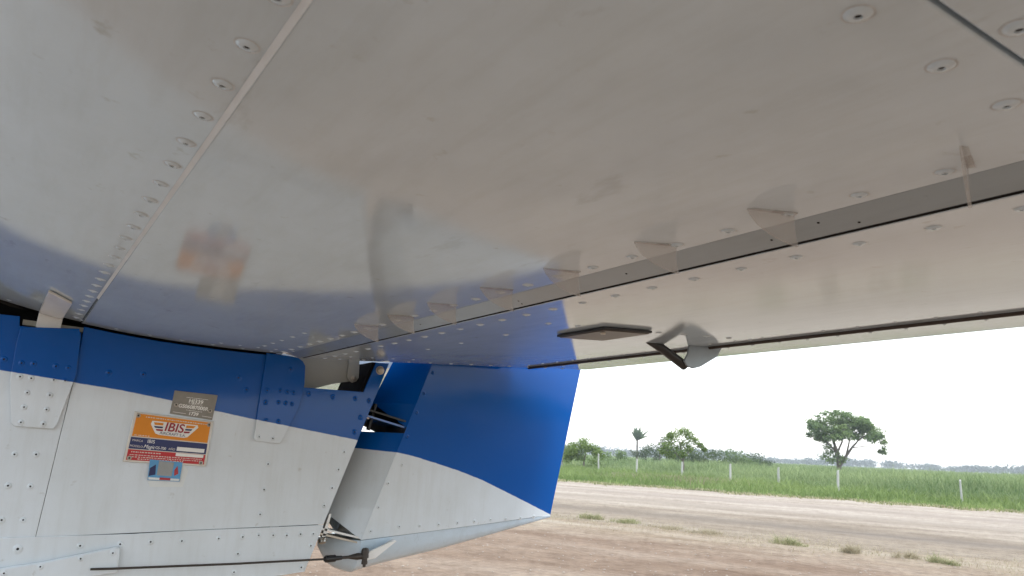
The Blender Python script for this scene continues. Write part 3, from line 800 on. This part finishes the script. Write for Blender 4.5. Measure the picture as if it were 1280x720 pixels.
# cable fairing at the lower edge
plate_x('cable_fairing', [(-.03, -.157), (.012, -.1465), (.055, -.1408), (.122, -.1275), (.1275, -.1285), (.1285, -.156), (-.03, -.175)], XW + .0016, XW + .0085, M['wall'], fus, .002)

WR = [(.3849, -.0133), (.3793, -.0366), (.3727, -.0606), (.364, -.0832), (.2848, -.032), (.2833, -.0637), (.2817, -.0939),
      (.0105, -.0296), (.0305, -.0289), (.0097, -.0625), (.0304, -.063), (.0095, -.0981), (.0291, -.0982),
      (.3285, .0608), (.362, .0591), (.3941, .0594), (.4143, .0575), (.404, .034), (.3972, .0139), (.0888, .0663), (.1254, .0678), (.2354, .0738), (.2471, .0596), (-.0148, .0716),
      (-.045, -.03), (-.045, -.063), (-.045, -.098), (-.09, -.05)]
for y_, z_ in WR: rivet('wall', (XW, y_, z_), (1, 0, 0), fus, random.uniform(.82, .98))
for y_, z_ in [(.0872, -.1262), (.1272, -.1255), (.1589, -.1237), (.193, -.1236), (.2348, -.1218), (.2632, -.1205), (.2826, -.119), (.3006, -.1193), (.318, -.1197), (.3357, -.1185), (.3525, -.1184), (.3508, -.1332), (.3409, -.1594), (.2597, -.1402), (.2575, -.1615), (-.02, -.131), (-.06, -.134)]:
    rivet('wall', (XW + .0014, y_, z_), (1, 0, 0), fus, random.uniform(.82, .98))
rivet('wall', (XW + .0014, .0286, -.1279), (1, 0, 0), fus, 1.3)
for y_, z_ in [(.0519, -.1459), (.089, -.139), (.1202, -.134), (.0199, -.1511)]: rivet('wall', (XW + .0085, y_, z_), (1, 0, 0), fus, .85)
for y_, z_ in [(.002, .0689), (.0133, .0692), (.035, .0686), (.047, .0679), (.0028, .0539), (.0135, .0531), (.035, .0532), (.046, .0533), (.0121, .0371), (.0337, .0361), (.0115, .0213), (.033, .0201), (.0111, .0048), (.0323, .0042),
               (.2723, .0606), (.2888, .0619), (.2984, .0606), (.3069, .0602), (.272, .0452), (.2884, .0463), (.2979, .046), (.3064, .0455), (.2995, .0901), (.275, .022), (.291, .022), (.2688, .0014), (.2863, .0002)]:
    rivet('wall', (XW + .0034, y_, z_), (1, 0, 0), fus, random.uniform(.76, .9))
add('bolt', BOLT, fus, (XW, .4273, Z(.1011)), face_rot((1, 0, 0)))
# stern post closing the tail ahead of the rudder
V_ = []
for z_ in (.112, -.164):
    for x_ in (XW - .003, -1.099):
        for dy in (-.024, -.006): V_.append((x_, aft(z_) + dy, Z(z_)))
add('stern_post', mesh('stern_post', V_, [(0, 1, 3, 2), (4, 6, 7, 5), (0, 2, 6, 4), (1, 5, 7, 3), (0, 4, 5, 1), (2, 3, 7, 6)], M['dark'], False), fus)
prism_x('root_gap_filler', [(-.15, .200), (-.06, .150), (.0, .1335), (.05, .1245), (.15, .1165), (.29, .1135), (.29, .24), (-.15, .24)], -1.098, XW - .003, M['dark'], fus)  # dark filler added to stand for shade in the root gap
# elevator centre lever in the cut-out
plate_x('elevator_lever', [(.318, .120), (.3918, .122), (.402, .122), (.402, .088), (.3945, .084), (.3699, .0785), (.3345, .0667), (.318, .0660)], -1.034, -1.030, M['primer'], fus, .0006)
plate_x('lever_bracket', [(.3905, .122), (.4062, .122), (.4075, .0905), (.4040, .0850), (.3985, .0825), (.3925, .0850), (.3895, .0905)], -1.0295, -1.0265, M['primer'], fus, .0006)
add('bolt', BOLT, fus, (-1.0265, .3992, Z(.0895)), face_rot((1, 0, 0))).scale = (.6, .6, .6)

# ---- data plates (lie in the plane of the side) ---------------------------
def quad_plate(name, c, x0, x1, mat, parent, bev=.0004):
    return plate_x(name, c, x0, x1, mat, parent, bev)
dp = quad_plate('data_plate', [(.1218, .0241), (.2121, .0173), (.2094, -.0370), (.1171, -.0340)], XW + .0003, XW + .0016, M['alu'], plane)
dp['label'] = 'orange, navy and red maker plate'
A, B, C_, D_ = [Vector(p) for p in ((.1218, .0241), (.2121, .0173), (.2094, -.0370), (.1171, -.0340))]
def pp(s, t):                                     # s 0..1 across, t 0..1 down
    q = (A * (1 - s) + B * s) * (1 - t) + (D_ * (1 - s) + C_ * s) * t
    return (q.x, q.y)
def field(name, s0, s1, t0, t1, mat, x, th=.0002, parent=dp):
    return plate_x(name, [pp(s0, t0), pp(s1, t0), pp(s1, t1), pp(s0, t1)], x, x + th, mat, parent, 0)
xf = XW + .0016
field('colour_field', .035, .965, .035, .485, M['orange'], xf)
field('colour_field', .030, .970, .505, .735, M['navy'], xf)
field('colour_field', .030, .970, .750, .960, M['red'], xf)
wing = [(.235, .145), (.80, .125), (.815, .175), (.70, .405), (.66, .425), (.345, .415), (.30, .39), (.225, .215)]
plate_x('winged_emblem', [pp(*q) for q in wing], xf + .0002, xf + .0004, M['pwhite'], dp, 0)
for poly, mt in (([(.255, .17), (.375, .165), (.375, .215), (.275, .222)], 'orange'), ([(.66, .155), (.78, .15), (.755, .205), (.66, .212)], 'orange'),
                 ([(.265, .245), (.38, .24), (.375, .275), (.285, .28)], 'ink_navy'), ([(.655, .232), (.745, .225), (.73, .262), (.655, .268)], 'ink_navy'),
                 ([(.295, .30), (.385, .295), (.385, .335), (.31, .335)], 'ink_red'), ([(.645, .29), (.725, .282), (.71, .32), (.645, .327)], 'ink_red')):
    plate_x('emblem_stripe', [pp(*q) for q in poly], xf + .0004, xf + .0006, M[mt], dp, 0)
AN = math.atan2(.0173 - .0241, .2121 - .1218)
def ptext(body, s, t, size, mat, x=xf + .0003, **k):
    y_, z_ = pp(s, t); return text('lettering', body, size, M[mat], dp, x, y_, z_, AN, **k)
ptext('IBIS', .515, .243, 0.0145, 'ink_red', xf + .0007, shear=.12, sx=1.0, bold=.00022)
ptext('AIRCRAFT S.A.', .515, .378, .0042, 'ink_navy', xf + .0006, sx=1.1)
ptext('MARCA', .115, .57, .0034, 'ink_pale'); ptext('IBIS', .275, .567, .0056, 'pwhite')
ptext('MODELO', .115, .682, .0034, 'ink_pale'); ptext('Magic', .265, .676, .0060, 'pwhite', shear=.3, sx=.9); ptext('GS-700', .405, .684, .0044, 'pwhite', sx=.9); ptext('AÑO', .54, .686, .0034, 'ink_pale')
field('blank_box', .60, .945, .625, .708, M['pwhite'], xf + .0002)
field('blank_box', .60, .945, .755, .820, M['pwhite'], xf + .0002)
def dashes(s0, s1, t, hgt, mat, seed, par=dp, f=pp, x=xf + .0003):
    rr = random.Random(seed); s = s0; V_, F_ = [], []
    while s < s1:
        L = rr.uniform(.008, .03)
        k = len(V_)
        for a, b in ((s, t), (min(s + L, s1), t), (min(s + L, s1), t + hgt), (s, t + hgt)):
            y_, z_ = f(a, b); V_.append((x, y_, Z(z_)))
        F_.append((k, k + 1, k + 2, k + 3)); s += L + rr.uniform(.006, .014)
    return add('fine_print', mesh('fine_print', V_, F_, M[mat], False), par)
dashes(.15, .93, .075, .018, 'ink_pale', 1); dashes(.06, .24, .455, .014, 'ink_pale', 2)
dashes(.07, .42, .785, .02, 'ink_pale', 3); dashes(.06, .93, .845, .016, 'ink_pale', 4); dashes(.09, .93, .885, .016, 'ink_pale', 5); dashes(.16, .72, .922, .016, 'ink_pale', 6)
SCR = lathe_mesh('plate_screw', [(.0026, 0), (.0024, .0008), (.0012, .0010), (.0010, .0004), (.0004, .0003)], [M['steel'], M['mandrel']], 10, [0, 0, 0, 1, 1])
for s, t in ((.055, .075), (.945, .085), (.065, .92), (.93, .93)):
    y_, z_ = pp(s, t); add('screw', SCR, dp, (xf + .0002, y_, Z(z_)), face_rot((1, 0, 0)))
# bare metal registration plate
A2, B2, C2, D2 = [Vector(p) for p in ((.1623, .0518), (.2129, .0499), (.2100, .0191), (.1605, .0238))]
rp = quad_plate('registration_plate', [(.1623, .0518), (.2129, .0499), (.2100, .0191), (.1605, .0238)], XW + .0003, XW + .0013, M['regplate'], plane)
rp['label'] = 'bare metal registration plate'
def p2(s, t):
    q = (A2 * (1 - s) + B2 * s) * (1 - t) + (D2 * (1 - s) + C2 * s) * t
    return (q.x, q.y)
A2n = math.atan2(-.0019, .0506)
for body, s, t, sz in (('HJ339', .53, .37, .0068), ('GS06087000R', .50, .615, .0060), ('1739', .53, .88, .0058)):
    y_, z_ = p2(s, t); text('lettering', body, sz, M['ink_silver'], rp, XW + .0014, y_, z_, A2n - .03, bold=.00012, shear=.1)
for q in ((.3, .8, .22, 7), (.38, .7, .47, 8), (.35, .72, .74, 9)): dashes(q[0], q[1], q[2], .022, 'ink_silver', q[3], rp, p2, XW + .0014)
for q in ((.06, .36), (.74, .97)):
    plate_x('engraved_line', [p2(q[0], .90), p2(q[1], .90), p2(q[1], .915), p2(q[0], .915)], XW + .0013, XW + .00145, M['ink_silver'], rp, 0)
for s, t in ((.10, .60), (.90, .66)):
    y_, z_ = p2(s, t); add('screw', SCR, rp, (XW + .0013, y_, Z(z_)), face_rot((1, 0, 0)))
# sticker under the maker plate (its code square stays blank)
q3 = [(.1456, -.0304), (.1823, -.0330), (.1815, -.0555), (.1462, -.0542)]
stk = plate_x('sticker', q3, XW + .0017, XW + .00195, M['stick_blue'], plane, 0)
stk['label'] = 'small blue sticker with a plain grey square'
A3, B3, C3, D3 = [Vector(p) for p in q3]
def p3(s, t):
    q = (A3 * (1 - s) + B3 * s) * (1 - t) + (D3 * (1 - s) + C3 * s) * t
    return (q.x, q.y)
def sfield(nm, poly, mt, x=XW + .00195): plate_x(nm, [p3(*q) for q in poly], x, x + .0001, M[mt], stk, 0)
sfield('grey_square', [(.28, .03), (.74, .05), (.72, .76), (.26, .74)], 'grey_patch')
sfield('dark_patch', [(.03, .42), (.20, .22), (.22, .72), (.02, .80)], 'ink_navy')
sfield('red_patch', [(.78, .42), (.86, .20), (.92, .60), (.80, .72)], 'stick_red')
sfield('pale_band', [(.02, .86), (.98, .86), (.98, .97), (.02, .97)], 'tape')
sfield('red_band', [(.36, .84), (.70, .84), (.70, .96), (.36, .96)], 'stick_red', XW + .00206)
plate_x('tape', [(.1465, -.0545), (.150, -.062), (.186, -.0615), (.190, -.043), (.1825, -.0330), (.1815, -.0553)], XW + .0003, XW + .0005, M['tape'], plane, 0)['label'] = 'strip of old clear tape'

# ---- rudder ----------------------------------------------------------------
rud = add('rudder', None, plane, (0, 0, 0))
nr = Vector((.98532, .16052, -.05807))
P1 = Vector((-1, .509, .118))
def xr(y, z): return P1.x - (nr.y * (y - P1.y) + nr.z * (z - P1.z)) / nr.x      # right-hand skin plane
edge = lambda z: .509 + (.42 - .509) * (z - .118) / (-.128 - .118)
tip = lambda z: .468 + .46 * (z - .120)
te = lambda z: .8245 + (.7698 - .8245) * (z - .1417) / (-.1019 - .1417)
TOP = .36
def xs(y, z):                                     # gently bulged skin from hinge edge to trailing edge
    s_ = min(1, max(0, (y - edge(z)) / (te(z) - edge(z))))
    return -1.0 + (XC + .0012 + 1.0) * s_ + .0035 * math.sin(math.pi * s_)
def rstation(z, zs=None):
    return [(xr(edge(z), z), edge(z)), (XC + .0014, te(z)), (XC - .0014, te(z)), (2 * XC - xr(edge(z), z), edge(z)), (XC, tip(z))]
# skin: right and left side sheets, slanted lower seam
def side(sgn):
    V_, F_ = [], []
    n = 14
    for j in range(n + 1):
        t_ = j / n
        for i in range(9):
            s_ = i / 8
            zl = -.1279 + (-.1019 + .1279) * s_              # seam height along chord
            z_ = TOP + (zl - TOP) * t_
            y_ = edge(z_) + (te(z_) - edge(z_)) * s_
            x_ = xs(y_, z_)
            x_ = x_ if sgn > 0 else 2 * XC - x_
            V_.append((x_, y_, Z(z_)))
    for j in range(n):
        for i in range(8): F_.append((j * 9 + i, j * 9 + i + 1, j * 9 + 10 + i, j * 9 + 9 + i))
    o = add('rudder_skin', mesh('rudder_skin', V_, F_, M['rudder'], True), rud)
    return o
side(1); side(-1)
# nose: two flat faces meeting ahead of the hinge line, with two cut-outs
def nose(z0, z1, name='nose_skin'):
    V_ = []
    for z_ in (z0, z1):
        V_ += [(-1.0008, edge(z_) + .0006, Z(z_)), (XC, tip(z_), Z(z_)), (2 * XC + 1.0008, edge(z_) + .0006, Z(z_))]
    o = add(name, mesh(name, V_, [(0, 1, 4, 3), (1, 2, 5, 4)], M['rudder'], True), rud)
    return o
nose(TOP, .058); nose(.016, -.088)
def nose_tri(za, zb, name):                        # triangular remains of the nose beside a cut-out
    V_ = [(-1.0008, edge(za) + .0006, Z(za)), (XC, tip(za), Z(za)), (-1.0008, edge(zb) + .0006, Z(zb)),
          (2 * XC + 1.0008, edge(za) + .0006, Z(za)), (2 * XC + 1.0008, edge(zb) + .0006, Z(zb))]
    add(name, mesh(name, V_, [(0, 1, 2), (3, 4, 1)], M['rudder'], False), rud)
nose_tri(.058, .024, 'nose_gusset'); nose_tri(-.088, -.128, 'nose_gusset')
for z_, mt in ((.020, 'black'), (-.118, 'primer')):
    # inner spar web behind the cut-out
    V_ = [(-1.003, edge(z_ + .05) + .002, Z(z_ + .05)), (-1.097, edge(z_ + .05) + .002, Z(z_ + .05)), (-1.097, edge(z_ - .012) + .002, Z(z_ - .012)), (-1.003, edge(z_ - .012) + .002, Z(z_ - .012))]
    add('spar_web', mesh('spar_web', V_, [(0, 1, 2, 3)], M[mt], False), rud)
# hinge brackets between fuselage post and rudder
def hinge(zc, mt, name):
    e = edge(zc)
    a0 = aft(zc) - .012
    V_ = []
    for dz in (.0013, -.0013):
        V_ += [(XW - .006, a0, Z(zc + .012 + dz)), (XW - .004, a0 + .012, Z(zc + .010 + dz)), (XW - .004, e - .001, Z(zc - .004 + dz)), (XC - .02, e + .004, Z(zc - .004 + dz)), (XC - .02, a0, Z(zc + .012 + dz))]
    F_ = [(0, 1, 2, 3, 4), (9, 8, 7, 6, 5)] + [(i, (i + 1) % 5, 5 + (i + 1) % 5, 5 + i) for i in range(5)]
    add(name, mesh(name, V_, F_, M[mt], False), rud)
hinge(.036, 'black', 'hinge_plate'); hinge(.028, 'bluep', 'hinge_plate')
hinge(-.122, 'strip', 'hinge_plate'); hinge(-.128, 'steel', 'hinge_plate')
plate_x('hinge_post', [(.3735, -.094), (.377, -.094), (.372, -.123), (.3665, -.124)], XW - .012, XW - .004, M['strip'], fus, .0005)
add('bolt', BOLT, fus, (XW - .006, .3680, Z(-.1270)), face_rot((.5, 0, -1)))
add('hinge_pin', tube_mesh('hinge_pin', [(-1.02, .4335, Z(.055)), (-1.02, .425, Z(.018))], .003, M['black'], 10), rud)
plate_x('hinge_gap_filler', [(.430, .072), (.482, .072), (.476, .010), (.437, .026)], -1.076, -1.071, M['black'], fus, 0)  # black plate added to hide bright sky, painting the cut-out's shade
# lower fairing with rounded underside
FB = [(.378, -.1400), (.392, -.1620), (.4164, -.1768), (.4312, -.1725), (.4666, -.1653), (.5548, -.1505), (.6371, -.134), (.711, -.1184), (.770, -.1060)]
V_, F_ = [], []
ns = 9
st = [.378, .392, .406, .420, .4312, .4666, .5548, .6371, .711, .7695]
for y_ in st:
    zb = float(np.interp(y_, [p[0] for p in FB], [p[1] for p in FB]))
    s_ = min(1, max(0, (y_ - .42) / (.7698 - .42)))
    zt = -.1279 + (-.1019 + .1279) * s_ - .0008
    hw = .0506 * (1 - s_) + .0016 * s_ if y_ >= .42 else .0008 + .0498 * (y_ - .378) / .042
    zb = min(zb, zt - .003)
    for i in range(ns):
        a = math.pi * i / (ns - 1)
        cx = math.cos(a); sx = math.sin(a)
        V_.append((XC + hw * math.copysign(abs(cx) ** .75, cx), y_, Z(zt - (zt - zb) * sx ** .9 if sx > 1e-6 else zt)))
for j in range(len(st) - 1):
    for i in range(ns - 1): F_.append((j * ns + i, j * ns + i + 1, (j + 1) * ns + i + 1, (j + 1) * ns + i))
    F_.append((j * ns, j * ns + ns - 1, (j + 1) * ns + ns - 1, (j + 1) * ns))
add('tail_fairing', mesh('tail_fairing', V_, F_, M['white'], True, 40), rud)
for q in [(-1.0027, .4728, -.0279), (-1.001, .4534, -.0533), (-1.0011, .4419, -.0854), (-1.0015, .4332, -.1169), (-1.0084, .4776, -.112), (-1.014, .5114, -.112), (-1.0191, .5437, -.1107), (-1.0245, .5773, -.1094), (-1.0296, .6091, -.1079), (-1.0347, .6405, -.1064), (-1.0397, .6716, -.1059), (-1.0446, .7021, -.1054), (-1.0493, .7317, -.1036), (-1.0011, .5114, .1056), (-1.001, .4993, .0742), (-1.0012, .49, .0459), (-1.0012, .4776, .0113)]:
    rivet('rudder', (xs(q[1], q[2]), q[1], q[2]), nr, rud, random.uniform(.72, .85))
# control horn, fork end, turnbuckle and cable
plate_x('control_horn', [(.4622, -.1270), (.4655, -.1285), (.436, -.1500), (.424, -.1520), (.412, -.1500), (.4115, -.1440), (.4235, -.1420)], -.988, -.984, M['strip'], rud, .0006)
V_ = [(-.986, .4622, Z(-.1275)), (-1.006, .468, Z(-.1290)), (-.986, .425, Z(-.151)), (-1.006, .425, Z(-.151))]
add('control_horn', mesh('control_horn', V_, [(0, 1, 3, 2)], M['strip'], False), rud)
add('pivot_bolt', lathe_mesh('pivot_bolt', [(.0001, .0135), (.004, .0135), (.0055, .0115), (.0062, .008), (.0055, .0045), (.0058, .003), (.0058, -.001), (.0042, -.0015), (.0042, -.006), (.0048, -.0065), (.0048, -.0105), (.0026, -.011), (.0024, -.0145), (.0003, -.0145)], M['cable'], 12), rud, (-.9835, .4205, Z(-.1475))).scale = (.85, .85, .85)
add('fork_end', tube_mesh('fork_end', [(-.985, .3880, Z(-.1474)), (-.985, .398, Z(-.1470)), (-.985, .404, Z(-.1468)), (-.985, .411, Z(-.1465)), (-.985, .417, Z(-.1465))], [.0020, .0020, .0034, .0046, .0040], M['cable'], 10), rud)
add('turnbuckle', tube_mesh('turnbuckle', [(-.985, .3655, Z(-.1484)), (-.985, .367, Z(-.1484)), (-.985, .3672, Z(-.1484)), (-.985, .380, Z(-.1478)), (-.985, .3802, Z(-.1478)), (-.985, .389, Z(-.1474))], [.0030, .0032, .0045, .0045, .0032, .0026], M['black'], 12), rud)
add('control_cable', tube_mesh('control_cable', [(-.990, .10, Z(-.1503)), (-.987, .1266, Z(-.1501)), (-.985, .25, Z(-.1498)), (-.985, .366, Z(-.1484))], .0013, M['cable'], 8), rud)

# ---- parts of the tail above and beyond, out of the picture ---------------------------
fin = plate_x('fin', [(-.45, .166), (-.172, .190), (-.172, .262), (.44, .262), (.50, .40), (.62, 1.15), (.28, 1.15), (-.05, .60)], XC - .045, XC + .045, M['bluep'], plane, .01)
far = add('tailplane', None, plane, (0, 0, 0))
prism_x('skin_panel', nose_lo + [(y, zlow(y)) for y in (.1, .2, .2955)] + [(.2955, .255), (.1, .262)] + nose_up[1:], -2.72, -1.1, M['white'], far)
prism_x('elevator_skin', [(E0, zel(E0)), (ET, zel(ET)), (ET, zel(ET) + .003), (E0 + .06, up(E0 + .06)), (E0 + .003, .18)], -2.72, -1.103, M['elev'], far)

# ------------------------------------------------------------------ hazy air over the plain
hz = NT('humid_air')
hz.n.remove(hz.b)
pv = hz.new('ShaderNodeVolumePrincipled'); pv.inputs['Color'].default_value = (.93, .96, 1, 1)
pv.inputs['Density'].default_value = .0007; pv.inputs['Anisotropy'].default_value = .2
hz.link(pv.outputs[0], hz.o.inputs['Volume'])
bx = [(x_, y_, z_) for x_ in (-1000, 1000) for y_ in (-1000, 1000) for z_ in (-1, 14)]
add('haze', mesh('haze', bx, [(0, 1, 3, 2), (4, 6, 7, 5), (0, 4, 5, 1), (2, 3, 7, 6), (0, 2, 6, 4), (1, 5, 7, 3)], hz.m, False), None, kind='stuff')
